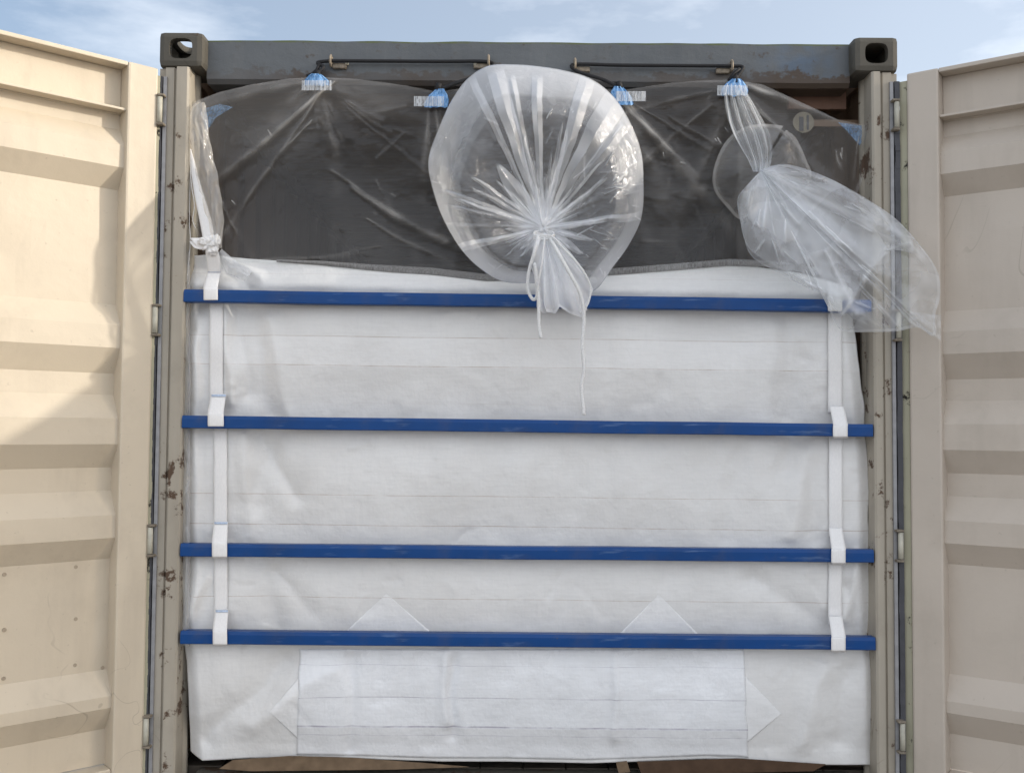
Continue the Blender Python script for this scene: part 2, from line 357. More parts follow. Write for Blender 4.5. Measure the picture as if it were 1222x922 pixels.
# corner posts
def prism(pts, z0, z1, nseg=1):
    bm = bmesh.new(); rings = [[bm.verts.new((x, y, z0+(z1-z0)*k/nseg)) for x, y in pts] for k in range(nseg+1)]
    n = len(pts)
    for a, b in zip(rings, rings[1:]):
        for k in range(n): bm.faces.new((a[k], a[(k+1) % n], b[(k+1) % n], b[k]))
    bm.faces.new(rings[0]); bm.faces.new(rings[-1]); return bm
for s in (-1, 1):
    iw = .013 if s > 0 else 0
    pr_ = [(1.219, .16), (1.219, .022), (1.196, .022), (1.196, .010), (1.168, .010), (1.165, .016), (1.160, .016), (1.156, .0), (1.122+iw, .0), (1.116+iw, .006), (1.116+iw, .075), (1.108+iw, .092), (1.108+iw, .105), (1.150, .11), (1.160, .16)]
    po = obj('corner_post', prism([(s*x, y) for x, y in pr_], .118, 2.473), M['cream_post'], K)
    # light strip, rubber seal and hinge pins beside the post
    bm = prism([(s*1.200, .002), (s*1.189, .002), (s*1.189, .0095), (s*1.200, .0095)], .13, 2.44); obj('edge_strip', bm, M['strip'], po)
    bm = bmesh.new()
    for k in range(120):
        z0 = .13+k*2.31/120; dx = .0035*nn(k*.35, s*3.3); x0, x1 = s*(1.2035+dx), s*((1.220 if s > 0 else 1.217)+dx*.3)
        box(bm, (min(x0, x1), -.002+abs(dx), z0), (max(x0, x1), .020, z0+2.31/120))
    obj('rubber_seal', bm, M['gasket'], po)
    for zc in (2.325, 1.635, .925, .32):
        bm = bmesh.new(); h = .042; xx = s*1.2055
        cyl(bm, (xx, -.012, zc-h), (xx, -.012, zc+h), .0085)
        hp = obj('hinge_pin', bm, M['pin'], po, True)
        for dz in (-h-.012, h):
            bm = bmesh.new()
            x0, x1 = sorted((s*1.190, s*1.214)); box(bm, (x0, -.021, zc+dz+.002), (x1, .008, zc+dz+.010), .003)
            obj('hinge_lug', bm, M['lug'], po)
# side walls (vertical corrugation), roof, floor, back, sill, rails
def corr(t): 
    k = (t % .278)/.278
    return 0 if k < .26 else (k-.26)/.24 if k < .5 else 1 if k < .76 else 1-(k-.76)/.24
for s in (-1, 1):
    ys = [];  y = .165
    while y < 6.0: ys.append(y); y += .278/16.7
    bm = bmesh.new(); pr = None
    for y in ys:
        x = s*(1.175+.034*corr(y)); r = [bm.verts.new((x, y, .16)), bm.verts.new((x, y, 2.50)), bm.verts.new((x+s*.004, y, 2.50)), bm.verts.new((x+s*.004, y, .16))]
        if pr:
            for k in range(4): bm.faces.new((pr[k], pr[(k+1) % 4], r[(k+1) % 4], r[k]))
        pr = r
    obj('side_wall', bm, M['interior'], K)
    bm = bmesh.new(); x0, x1 = sorted((s*1.16, s*1.218)); box(bm, (x0 if s > 0 else x0, .18, 2.50), (x1, 5.95, 2.578), .004); obj('top_side_rail', bm, M['interior'], K)
    bm = bmesh.new(); box(bm, (x0, .18, .02), (x1, 5.9, .159), .004); obj('bottom_side_rail', bm, M['cream'], K)
bm = bmesh.new(); pr = None; y = .302
while y < 5.98:
    k = (y % .21)/.21; z = 2.548+.02*(0 if k < .3 else (k-.3)/.2 if k < .5 else 1 if k < .8 else 1-(k-.8)/.2)
    r = [bm.verts.new((-1.16, y, z)), bm.verts.new((1.16, y, z)), bm.verts.new((1.16, y, z+.004)), bm.verts.new((-1.16, y, z+.004))]
    if pr:
        for q in range(4): bm.faces.new((pr[q], pr[(q+1) % 4], r[(q+1) % 4], r[q]))
    pr = r; y += .021
obj('roof', bm, M['roofm'], K)
bm = bmesh.new(); box(bm, (-1.15, 5.93, .17), (1.15, 5.99, 2.55)); obj('end_wall', bm, M['interior'], K)
bm = bmesh.new()
for k in range(16): box(bm, (-1.14+k*.1425, .13, .135), (-1.14+k*.1425+.139, 5.92, .168+.002*nn(k, 4)), .003)
obj('timber_floor', bm, M['wood'], K)
bm = bmesh.new(); box(bm, (-1.071, .015, .01), (1.071, .128, .166), .006); obj('door_sill', bm, M['sill'], K)
# primer brown corner plates under the roof ends
for s in (1,):
    bm = bmesh.new(); x0, x1 = sorted((s*1.10, s*.90)); box(bm, (x0, .165, 2.40), (x1, .185, 2.549), .003); obj('gusset_plate', bm, M['redbrown'], K)

# doors ------------------------------------------------------------
ZS = [(2.31, .0), (2.285, 1), (2.25, 1), (2.19, 0), (2.12, 0), (2.055, 1), (1.68, 1), (1.61, 0), (1.54, 0), (1.46, 1), (1.39, 1), (1.315, 0), (1.235, 0), (1.16, 1),
      (1.085, 1), (1.01, 0), (.94, 0), (.87, 1), (.52, 1), (.445, 0), (.41, 0), (.335, 1), (.225, 1)]
REC, PRD = .068, .022
def door(hx, hy, d, n, side):
    d = Vector((*d, 0)); n = Vector((*n, 0))
    T = Matrix(((d.x, -n.x, 0, hx), (d.y, -n.y, 0, hy), (0, 0, 1, 0), (0, 0, 0, 1)))   # local: u along door, v into its thickness
    LEN = 1.165
    bm = bmesh.new()
    def fr(a, b, bev=.004): box(bm, a, b, bev)
    fr((0, 0, .155), (.098, .075, 2.462), .007)                 # hinge side upright
    fr((LEN-.098, .002, .155), (LEN, .077, 2.462), .007)
    fr((.0985, .004, 2.448), (LEN-.0985, .078, 2.462), .003)    # top lip
    fr((.0985, .060, 2.30), (LEN-.0985, .079, 2.4475), .002)     # recessed top rail
    fr((.0985, .012, 2.303), (LEN-.0985, .0595, 2.311), .002)     # lip below it
    fr((.0985, .008, .165), (LEN-.0985, .075, .222), .004)       # bottom rail
    bmesh.ops.transform(bm, matrix=T, verts=bm.verts)
    pm = M['cream'] if side < 0 else M['cream_shaded_door']
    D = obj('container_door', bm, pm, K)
    tag(D, 'left door swung open, sunlit above a slanting shadow' if side < 0 else 'right door swung open, standing in shade')
    # corrugated panel: trapezoid ribs with chamfered ends that run out to the recessed margin
    bm = bmesh.new(); us = [.090, .104, .150, .40, .65, .90, LEN-.150, LEN-.104, LEN-.090]
    zs = [(2.305, 1)]+[z for z in ZS[2:]]
    rows = []
    fine = []
    for (za, da), (zb, db) in zip(zs, zs[1:]):
        k_ = 3 if da == db else 2
        for k in range(k_): fine.append((za+(zb-za)*k/k_, da+(db-da)*k/k_))
    fine.append(zs[-1])
    for z, dd in fine:
        r = []
        for u in us:
            e = min(u, LEN-u); en = sstep(.10, .104, e)*1.0
            v = REC+(PRD-REC)*(1-dd)
            v += .0030*nn(u*4+side*5, z*4)+(.0015*nn(u*14, z*14, 7))
            r.append(bm.verts.new((u, v, z)))
        rows.append(r)
    for a, b in zip(rows, rows[1:]):
        for k in range(len(us)-1): bm.faces.new((a[k], a[k+1], b[k+1], b[k]))
    bmesh.ops.subdivide_edges(bm, edges=[e for e in bm.edges if abs(e.verts[0].co.z-e.verts[1].co.z) < 1e-6 and (e.verts[0].co-e.verts[1].co).length > .1], cuts=5, use_grid_fill=True)
    for v in bm.verts: v.co.y += .0022*nn(v.co.x*6+side*5, v.co.z*5, 3)
    bmesh.ops.transform(bm, matrix=T, verts=bm.verts)
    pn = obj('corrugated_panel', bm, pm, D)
    m = pn.modifiers.new('solid', 'SOLIDIFY'); m.thickness = .003
    # peeling outer edge and seal along the hinge side
    bm = bmesh.new()
    for k in range(140):
        z0 = .17+k*2.27/140; w = (.026 if side > 0 else .012)+.005*nn(k*.4, side*7.7)+.002*nn(k*1.7, 3)
        box(bm, (-w, .006, z0), (-.0005, .036, z0+2.27/140))
    bmesh.ops.transform(bm, matrix=T, verts=bm.verts); obj('door_edge_seal', bm, M['edge'], D)
    if side < 0:
        for (px, py) in ((5, 685), (5, 751), (4, 809), (90, 676), (90, 738), (89, 793), (122, 796)):
            # meet the panel plane
            dr = RM @ Vector(((px-611)/F, -(py-461)/F, -1)); o0 = Vector((CX, CY, CZ)); pp = Vector((hx, hy, 0))-n*(REC)
            tt = (pp-o0).dot(n)/dr.dot(n); q = o0+dr*tt
            bm = bmesh.new(); cyl(bm, q-n*.004, q+n*.004, .0075, 10, .006); obj('door_stud', bm, M['stud'], D, False)
    return D
door(-1.212, -.012, (-.745, -.667), (.667, -.745), -1)
door(1.238, -.012, (.813, -.582), (-.582, -.813), 1)

# lashing rings on the header (round eyes the black cords pass through)
ringpos = [(395, 73), (583, 73), (686, 77), (873, 79)]
for px, py in ringpos:
    q = at(px, py, .035)
    bm = bmesh.new(); pts = [q+Vector((0, 0.016*math.cos(a)+.0, .018*math.sin(a))) for a in [2*math.pi*k/16 for k in range(17)]]
    tube(bm, pts, .0042, 6); s = 1 if px in (395, 686) else -1
    box(bm, (q.x+s*.004 if s > 0 else q.x-.05, .040, q.z-.022), (q.x+.05 if s > 0 else q.x-.004, .054, q.z-.004), .003)
    obj('lashing_ring', bm, M['ringm'], K, True)
for px, py in ((414, 76), (567, 77)):
    q = at(px, py, .05); bm = bmesh.new(); cyl(bm, q-Vector((0, .012, 0)), q+Vector((0, .004, 0)), .006, 10); obj('header_bolt', bm, M['pin'], K, True)
# round plate with slots seen by the right-hand wall
q = at(959, 146, .14); bm = bmesh.new(); cyl(bm, q, q+Vector((0, .006, 0)), .036, 28); pl = obj('slotted_round_plate', bm, flat('plate_paint', (.22, .195, .145), .7), K)
bm = bmesh.new()
for dx, w, z0, z1 in ((-.008, .014, -.030, .018), (.014, .007, -.026, .024)): box(bm, (q.x+dx-w/2, q.y-.003, q.z+z0), (q.x+dx+w/2, q.y-.0005, q.z+z1))
obj('slot', bm, M['gasket'], pl)
# arm the plate is fixed to, running back to the wall
bm = bmesh.new(); box(bm, (q.x-.01, q.y+.0065, q.z-.012), (1.17, q.y+.02, q.z+.012), .002); obj('plate_arm', bm, M['interior'], K)

# ------------------------------------------------------------------ blue bars
barpx = [(219, 352.5, 1040, 365), (217, 503, 1042, 513.5), (215, 656, 1043, 663.5), (215, 760.5, 1045, 768)]
barlab = ['topmost blue bar, running under the inflated plastic spout', 'second blue bar from the top, just below the hanging end of the white cord',
          'third blue bar from the top, midway down the white sheet', 'lowest blue bar, along the top edge of the rectangular patch']
BAR = []
for i, (xa, ya, xb, yb) in enumerate(barpx):
    a = at(xa, ya, .0); b = at(xb, yb, .0); BAR.append((a, b))
    d = b-a; bm = bmesh.new(); ln = d.length; n_ = 24; hh, dp = .0205, .040
    rings = []
    for k in range(n_+1):
        x = -ln/2+ln*k/n_; sag = .0012*nn(k*.3, i*4)
        e_ = .0025; pr_ = [(-hh+e_, 0), (hh-.011, .0), (hh, .0045), (hh, dp-e_), (hh-e_, dp), (-hh+e_, dp), (-hh, dp-e_), (-hh, e_)]
        rings.append([bm.verts.new((x, yy, zz+sag)) for zz, yy in pr_])
    for r0, r1 in zip(rings, rings[1:]):
        for k in range(8): bm.faces.new((r0[k], r0[(k+1) % 8], r1[(k+1) % 8], r1[k]))
    # open tube ends with a wall
    for r0 in (rings[0], rings[-1]):
        s = -1 if r0 is rings[0] else 1
        c0 = Vector((0, dp/2, 0)); inner = [bm.verts.new((v.co.x, dp/2+(v.co.y-dp/2)*.86, v.co.z*.86)) for v in r0]; deep = [bm.verts.new((v.co.x-s*.04, v.co.y, v.co.z)) for v in inner]
        for k in range(8):
            bm.faces.new((r0[k], r0[(k+1) % 8], inner[(k+1) % 8], inner[k])); bm.faces.new((inner[k], inner[(k+1) % 8], deep[(k+1) % 8], deep[k]))
        bm.faces.new(deep)
    o = obj('support_bar', bm, M['blue']); o.location = (a+b)/2; o.rotation_euler = (0, -math.atan2(d.z, d.x), 0)
    tag(o, barlab[i], 'bar', 'blue steel bars across the container opening')
def barz(x, i): a, b = BAR[i]; return a.z+(b.z-a.z)*(x-a.x)/(b.x-a.x)

# ------------------------------------------------------------------ the liner
LN = empty('bulk_container_liner', (0, .06, .17))
tag(LN, 'white woven liner with clear plastic top and spouts filling the container opening', 'liner bag')
PINV = LN.matrix_basis
def child(o, parent=LN):
    o.parent = parent
    if parent is LN: o.matrix_parent_inverse = Matrix.Translation((0, -.06, -.17))
    return o
# folds in photo pixels: x1,y1,x2,y2,width,amp(m)
folds = [(300, 375, 322, 492, 14, -.010), (318, 380, 345, 495, 10, .007), (330, 515, 300, 600, 16, -.009), (312, 668, 330, 750, 14, -.008), (236, 520, 232, 650, 9, -.007), (940, 380, 932, 495, 16, -.008), (960, 520, 975, 640, 12, -.008), (915, 670, 930, 750, 14, .007), (640, 380, 632, 490, 20, .004), (560, 520, 566, 640, 22, -.004), (283, 372, 300, 470, 9, -.010), (268, 372, 276, 480, 6, .008), (305, 520, 352, 590, 12, -.011), (290, 520, 300, 640, 9, .008), (330, 680, 372, 735, 12, -.007),
         (340, 785, 250, 880, 16, -.014), (395, 800, 300, 868, 14, .010), (235, 380, 232, 760, 6, .008), (420, 780, 418, 895, 7, -.006), (528, 778, 530, 862, 7, .009), (540, 790, 536, 880, 7, -.007),
         (728, 385, 728, 895, 7, -.004), (733, 780, 736, 880, 4, .006), (955, 430, 940, 560, 14, -.010), (925, 400, 915, 500, 16, .008), (965, 540, 945, 640, 12, .009),
         (900, 690, 985, 745, 14, -.009), (1028, 665, 1005, 740, 7, .010), (1010, 700, 1020, 755, 9, -.008), (985, 800, 955, 890, 12, .010), (1010, 800, 1000, 880, 14, -.010), (245, 690, 225, 735, 8, .009), (230, 395, 250, 330, 8, -.008),
         (275, 325, 300, 345, 9, -.010), (262, 305, 310, 330, 5, .010), (650, 560, 700, 620, 16, -.004), (480, 560, 450, 640, 18, .004), (400, 690, 430, 740, 10, .004), (690, 700, 720, 735, 5, -.004), (880, 540, 870, 640, 16, -.005)]
random.seed(17)
for q_ in range(150):
    if q_ < 50: x_, y_ = random.choice((random.uniform(222, 330), random.uniform(930, 1035))), random.uniform(345, 890)
    elif q_ < 110: x_, y_ = random.uniform(300, 1000), random.choice((352, 372, 490, 525, 650, 675, 755, 780, 780, 890, 890))+random.uniform(-6, 10)
    else: x_, y_ = random.uniform(240, 1030), random.uniform(380, 890)
    a_ = random.uniform(0, math.pi); l_ = random.uniform(10, 42); folds.append((x_, y_, x_+l_*math.cos(a_), y_+l_*math.sin(a_), random.uniform(1.8, 4.5), random.choice((-1, 1))*random.uniform(.0012, .0032)))
topE = [(218, 306), (245, 304), (300, 309), (380, 314), (440, 320), (520, 327), (580, 334), (650, 334), (720, 328), (800, 322), (870, 316), (920, 318), (975, 326), (1025, 340), (1035, 345)]
leftE = [(300, 220), (480, 220), (760, 219), (790, 223), (850, 226), (900, 228), (920, 232)]
rightE = [(300, 1012), (395, 1020), (480, 1030), (560, 1036), (650, 1037), (760, 1038), (785, 1044), (920, 1047)]
botE = [(220, 896), (232, 907), (290, 904), (360, 904), (430, 905), (520, 908), (600, 908), (700, 910), (760, 908), (840, 905), (880, 906), (920, 911), (980, 912), (1047, 912)]
class Cells:      # quick look-up of the folds near a point
    def __init__(s, lst, mgf):
        s.d = {}
        for f in lst:
            x1, y1, x2, y2, w = f[:5]; m_ = mgf(w)
            for i in range(int((min(x1, x2)-m_)//16), int((max(x1, x2)+m_)//16)+1):
                for j in range(int((min(y1, y2)-m_)//16), int((max(y1, y2)+m_)//16)+1):
                    d_, t, _ = segd(i*16+8, j*16+8, x1, y1, x2, y2)
                    if d_ < m_+12: s.d.setdefault((i, j), []).append(f)
    def near(s, px, py): return s.d.get((int(px//16), int(py//16)), ())
FOLDC = Cells(folds, lambda w: 8+w*2.2)
def sheet_y(px, py, x, z):
    y = .062
    y += .012*nn(x*2.1, z*2.6, 1)+.009*nn(x*5, z*4, 5)+.0035*nn(x*14, z*9, 8)
    # between bars the sheet is pushed outwards by the load
    zb = [barz(x, i) for i in range(4)]
    g_ = 0
    for i in range(3):
        if zb[i+1] < z < zb[i]: g_ = math.sin(math.pi*(z-zb[i+1])/(zb[i]-zb[i+1]))
    y -= .016*g_
    if z > zb[0]: y += .02*sstep(0, .12, z-zb[0])-.025*math.exp(-((z-zb[0]-.05)/.035)**2)
    if z < zb[3]: y -= .020*math.sin(min(1, (zb[3]-z)/.35)*math.pi)
    wx = 6*nn(px*.02, py*.02, 21); px += wx; py += 6*nn(px*.02, py*.02, 22)
    for (x1, y1, x2, y2, w, a) in FOLDC.near(px, py):
        mg = 8+w*2.2
        if min(x1, x2)-mg < px < max(x1, x2)+mg and min(y1, y2)-mg < py < max(y1, y2)+mg:
            dd, t, _ = segd(px, py, x1, y1, x2, y2); y -= (1.5 if abs(a) > .0045 else .8)*a*math.exp(-(dd/(w*(1.0 if abs(a) > .0045 else 1.5)))**1.7)*(1 if 0 < t < 1 else math.exp(-((t if t < 0 else t-1)*4)**2))
    for b_ in zb:   # held back behind the bars
        k = math.exp(-((z-b_)/.032)**2); y = y*(1-k)+max(y, .050)*k
    px -= wx
    ed = min(px-poly([(a, b) for a, b in leftE], py)[0], poly([(a, b) for a, b in rightE], py)[0]-px)
    y += .02*(1-sstep(0, 14, ed))
    return max(y, .012)
def sheet_pt(px, py, off=0):
    q = at(px, py, .062); y = sheet_y(px, py, q.x, q.z)-off; return at(px, py, y)
def sheet_fn(u, v):
    y0 = poly(topE, 218+u*817)[0]; y1 = poly(botE, 220+u*827)[0]; py = y0+(y1-y0)*v
    a = poly(leftE, py)[0]; b = poly(rightE, py)[0]; px = a+(b-a)*u+1.2*nn(py*.03, 5)*(1-u)+2*nn(py*.03, 9)*u
    return sheet_pt(px, py)
pz = lambda px, py: at(px, py, .055)
TILT = (pz(400, 402).z-pz(820, 407).z)/(pz(820, 407).x-pz(400, 402).x)
zk = lambda py: pz(400, py).z+TILT*pz(400, py).x
seams = [(zk(y), w, s) for y, w, s in ((401.5, .0012, .7), (436, .0013, .8), (590, .0012, .7), (626, .0013, .8), (712, .0012, .7), (327, .001, .3), (480, .0009, .2))]
wv = woven('woven_liner_fabric', (.755, .75, .74), (.66, .65, .635), seams, TILT, .42, zb=((zk(436), zk(401.5), .16), (zk(626), zk(590), -.04), (zk(500), zk(436), -.10), (zk(750), zk(712), -.05)))
sh = child(surf('woven_bulkhead_sheet', sheet_fn, 480, 330, wv.m, LN, thick=.0012))
tag(sh, 'white woven fabric sheet')
# grey stitched hem where the clear film is sewn on
hemm = Mt('grey_hem'); p = hemm.pr(.7, .3); w_ = hemm.noise(420, 2, .5, (1, 1, .05)); hemm.l.new(hemm.mix(hemm.ramp(w_, .4, .6), (.13, .125, .12), (.24, .235, .23)), p.inputs['Base Color'])
def hem_fn(u, v):
    px = 330+u*685; py = poly(topE, px)[0]; return sheet_pt(px, py-7*min(1, u*3+.2)+8*v*min(1, u*3+.4), .004+.004*math.sin(v*math.pi))
child(surf('sewn_hem', hem_fn, 200, 5, hemm.m, LN))
# reinforcement patches
pm_ = woven('glossy_patch_fabric', (.80, .81, .83), (.74, .755, .775), [(zk(791), .0011, .5), (zk(829), .0014, .8), (zk(864.5), .0028, .9), (zk(875), .0012, .6)], TILT*.3, .30, (.42, .40, .46), gloss=.6, zb=((0, zk(865), -.30),))
def rect_fn(u, v):
    x0 = 357-3*v+1.5*nn(v*6, 1); x1 = 888+5*v+1.5*nn(v*6, 8); px = x0+(x1-x0)*u; py = 774+(poly(botE, px)[0]-4-774)*v; return sheet_pt(px, py, .0035)
child(surf('rectangular_patch', rect_fn, 180, 44, pm_.m, sh, thick=.0012), sh)
pm2 = woven('diamond_patch_fabric', (.81, .81, .81), (.77, .77, .77), [(zk(711), .0011, .4)], TILT, .34, gloss=.5)
def tri(a, b, c):
    def f(u, v):
        # apex a, base b-c
        s0 = (a[0]+(b[0]-a[0])*v, a[1]+(b[1]-a[1])*v); s1 = (a[0]+(c[0]-a[0])*v, a[1]+(c[1]-a[1])*v)
        return sheet_pt(s0[0]+(s1[0]-s0[0])*u, s0[1]+(s1[1]-s0[1])*u, .0022)
    child(surf('triangular_patch', f, 24, 24, pm2.m, sh, thick=.001), sh)
tri((461, 708), (408, 757), (518, 757)); tri((786, 709), (735, 760), (838, 761)); tri((322, 849), (358, 806), (358, 884)); tri((932, 851), (889, 806), (889, 888))

# straps
def ribbon(name, pts, parent, mat, n=8, thick=.0016, w_noise=.0):
    """pts: (xl, xr, y, depth) in pixels and metres, top to bottom"""
    P = smoothpath([(a, b, c_) for a, b, c_, _ in pts], n); D_ = smoothpath([(d_, 0, 0) for *_, d_ in pts], n)
    m_ = len(P)-1
    def f(u, v):
        k = min(int(v*m_), m_-1) if m_ else 0; t = v*m_-k; q = P[k].lerp(P[k+1], t); yy = D_[k].x+(D_[k+1].x-D_[k].x)*t
        return at(q.x+(q.y-q.x)*u, q.z, yy-.0015*math.sin(u*math.pi))
    o = surf(name, f, 6, m_, mat, parent, thick=thick); return child(o, parent)
def strap(loops, strips, labels):
    st = child(empty('webbing_strap')); st['label'] = labels
    for (xl, xr, y0, y1) in strips:
        pts = []
        for k in range(9):
            y = y0+(y1-y0)*k/8; j = .6*nn(y*.05, xl); dl = min(sheet_pt(xx, y).y for xx in (xl, (xl+xr)/2, xr)); pts.append((xl+j, xr+j, y, max(.004, dl-.006)))
        ribbon('strap_length', pts, st, M['web'])
    for (xt0, xt1, xl, xr, y0, y1, ln_) in loops:
        ym = y0+(y1-y0)*.55
        o = ribbon('bar_loop', [(xt0, xt1, y0, .030), (xl, xr, ym, .004), (xl, xr, ym+4, -.005), (xl, xr, y1-2, -.006), (xl+.5, xr, y1, .0), (xl+1, xr, y1+1.5, .03)], st, M['web'])
        if ln_:
            ribbon('blue_mark', [(xt0+.5, xt1-.5, y0+.5, .026), (xt0+.3, xt1-.4, y0+3, .022)], st, M['bluemark'], 2, .0005)
    return st
M['bluemark'] = flat('pale_blue_thread', (.50, .60, .76), .7, sc=200)
strap([(248, 264, 243, 260, 322, 358, 1), (252, 270, 248, 267, 470, 508.5, 1), (255.5, 272, 253, 271, 622, 664, 1), (257, 272.5, 254, 271, 727, 768.5, 1)],
      [(250, 266, 352, 482), (255, 271, 500, 634), (255.5, 271.5, 655, 738)], 'left strap, knotted at its top end')
strap([(986, 1001, 988, 1005, 338, 371, 0), (990, 1007, 994, 1011.5, 485, 521, 0), (989, 1005, 992, 1009, 630, 671.5, 0), (989, 1005, 992, 1009, 735, 776, 0)],
      [(988, 1005, 366, 492), (989, 1005.5, 514, 640), (988.5, 1005, 664, 745)], 'right strap, hanging straight')

# ---- clear film across the top -----------------------------------------------------------
fTop = [(226, 128), (236, 120), (262, 110), (300, 101), (345, 94), (378, 92), (420, 94), (470, 100), (505, 106), (522, 110), (560, 104), (640, 100), (700, 104), (742, 108), (800, 99), (840, 96), (875, 95), (910, 101), (960, 124), (1000, 143), (1034, 150)]
fBot = [(226, 250), (245, 312), (300, 314), (380, 318), (440, 324), (580, 338), (650, 338), (720, 332), (800, 326), (870, 322), (920, 322), (975, 325), (1004, 300), (1034, 200)]
fl = [  # x1,y1,x2,y2,width,amp,plyAdd
    (400, 100, 255, 215, 4, .010, 2.2), (395, 104, 330, 152, 2.2, .006, 1.6), (385, 110, 262, 285, 3, .008, 1.3), (372, 145, 335, 182, 1.8, .005, 2.2), (378, 96, 236, 126, 5, .006, 1.2), (378, 108, 420, 300, 12, .006, .45), (365, 106, 300, 170, 12, .005, .8),
    (382, 104, 520, 150, 14, .008, .4), (395, 205, 530, 290, 3.4, .005, 1.5), (420, 225, 530, 292, 4, .006, 1.5), (440, 262, 540, 318, 3, .004, 1.1), (450, 215, 470, 250, 2, .003, .7), (522, 120, 532, 240, 4, .006, 1.9), (514, 122, 505, 215, 4, .005, 1.3), (536, 122, 546, 200, 3, .005, 1.3), (527, 125, 545, 300, 2.5, .006, .7),
    (745, 122, 835, 215, 3, .008, 2.4), (752, 124, 885, 290, 8, .009, 1.3), (748, 120, 800, 250, 12, .006, .9), (742, 118, 775, 330, 7, .006, .5), (735, 115, 775, 190, 3, .006, .9), (868, 108, 790, 330, 9, .007, .3), (872, 106, 842, 230, 3, .005, .5), (800, 140, 860, 175, 2, .004, .7),
    (884, 100, 1012, 148, 5, .008, 1.1), (890, 110, 1000, 230, 3.4, .007, .9), (884, 112, 958, 180, 2.5, .007, 1.6), (890, 100, 935, 118, 3, .006, 2.4), (1000, 180, 1006, 205, 2, .004, 1.5), (1028, 165, 1020, 215, 2, .005, 2),
    (262, 240, 300, 308, 2, .004, .6), (300, 312, 440, 300, 2, .003, .7), (455, 292, 300, 318, 2, .003, .5), (330, 315, 560, 318, 2, .002, .5), (830, 250, 845, 280, 2, .003, .8), (690, 215, 800, 240, 3, .003, .3)]
random.seed(21)
for (tx_, ty_) in ((378, 100), (521, 118), (743, 114), (876, 104)):
    for q_ in range(8):
        a_ = random.uniform(.12, math.pi-.12); l0 = random.uniform(6, 60); l1 = l0+random.choice((25, 40, 60, 110, 170)); r0 = math.cos(a_), math.sin(a_)
        fl.append((tx_+r0[0]*l0, ty_+r0[1]*l0, tx_+r0[0]*l1+random.uniform(-6, 6), min(315, ty_+r0[1]*l1), random.uniform(1.2, 4.5), random.uniform(.0015, .004), random.uniform(.2, .8)))
for q_ in range(16):      # short sharp glints painted into the film as extra white ply
    x_, y_ = random.choice(((250, 190), (262, 250), (330, 165), (455, 240), (500, 265), (515, 250), (700, 300), (760, 200), (800, 180), (845, 155), (1005, 190), (855, 160))); x_ += random.uniform(-14, 14); y_ += random.uniform(-16, 16)
    a_ = random.uniform(.2, 1.7); l_ = random.uniform(3, 10); fl.append((x_, y_, x_+l_*math.cos(a_), y_+l_*math.sin(a_), random.uniform(.8, 1.2), .001, random.uniform(3, 7)))
for q_ in range(26):
    x_, y_ = random.uniform(235, 1025), random.uniform(125, 310); a_ = random.uniform(-.9, .9)+(.5 if x_ < 450 else 0); l_ = random.uniform(6, 34)
    fl.append((x_, y_, x_+l_*math.cos(a_), y_+l_*math.sin(a_), random.uniform(1.0, 3.5), random.uniform(.001, .003), random.uniform(.2, .9)))
CC = {}
def fold_sum(px, py, lst):
    d_, p_ = 0, 0
    if id(lst) not in CC: CC[id(lst)] = Cells(lst, lambda w: 6+w*4)
    wx = 5*nn(px*.014, py*.014, 11)+.8*nn(px*.07, py*.07, 13); wy = 5*nn(px*.014, py*.014, 12)+.8*nn(px*.07, py*.07, 14); px += wx; py += wy
    lump = .45+1.1*max(0, .5+nn(px*.05, py*.05, 15))
    for (x1, y1, x2, y2, w, a, pa) in CC[id(lst)].near(px, py):
        mg = 6+w*4
        if min(x1, x2)-mg < px < max(x1, x2)+mg and min(y1, y2)-mg < py < max(y1, y2)+mg:
            dd, t, _ = segd(px, py, x1, y1, x2, y2); e = 1 if 0 <= t <= 1 else math.exp(-((t if t < 0 else t-1)*5)**2)
            tp = 1-.75*max(0, min(1, t)); w2 = w*(.45+1.0*max(0, min(1, t)))
            d_ += .6*a*math.exp(-(dd/(w2*1.5))**1.3)*e; p_ += 1.6*pa*tp*lump*math.exp(-(dd/(w2*.8))**2)*e
    return d_, p_
ties = [(378, 97), (520, 115), (743, 112), (876, 103)]
def film_px(u, v):
    px = 226+u*808; y0 = poly(fTop, px)[0]; y1 = poly(fBot, px)[0]; py = y0+(y1-y0)*v
    return px+3*nn(py*.03, 2)*((u > .98) or (u < .02)), py
def film_fn(u, v):
    px, py = film_px(u, v); q = at(px, py, .05); d_, _ = fold_sum(px, py, fl)
    y = .036+.045*sstep(0, 1, v)+.020*math.sin(v*math.pi)+.016*nn(q.x*2.4, q.z*2.0, 4)+.006*nn(q.x*8, q.z*5, 6)
    if v > .93: y = y*(1-(v-.93)/.07)+.075*(v-.93)/.07
    return at(px, py, y-d_)
def film_ply(u, v):
    px, py = film_px(u, v); _, p_ = fold_sum(px, py, fl)
    b = .85+1.35*p_+.7*max(0, nn(px*.012, py*.012, 3))
    b += 1.3*math.exp(-(v*(poly(fBot, px)[0]-poly(fTop, px)[0])/4)**2)            # hemmed top edge
    if px < 400: b += 1.5*sstep(400, 350, px)*sstep(225, 130, py)
    b += 1.3*math.exp(-(((px-425)/70)**2+((py-118)/24)**2)**2)
    if px > 880: b += .7
    return b
child(surf('clear_top_film', film_fn, 860, 230, M['film'], LN, ply=film_ply))
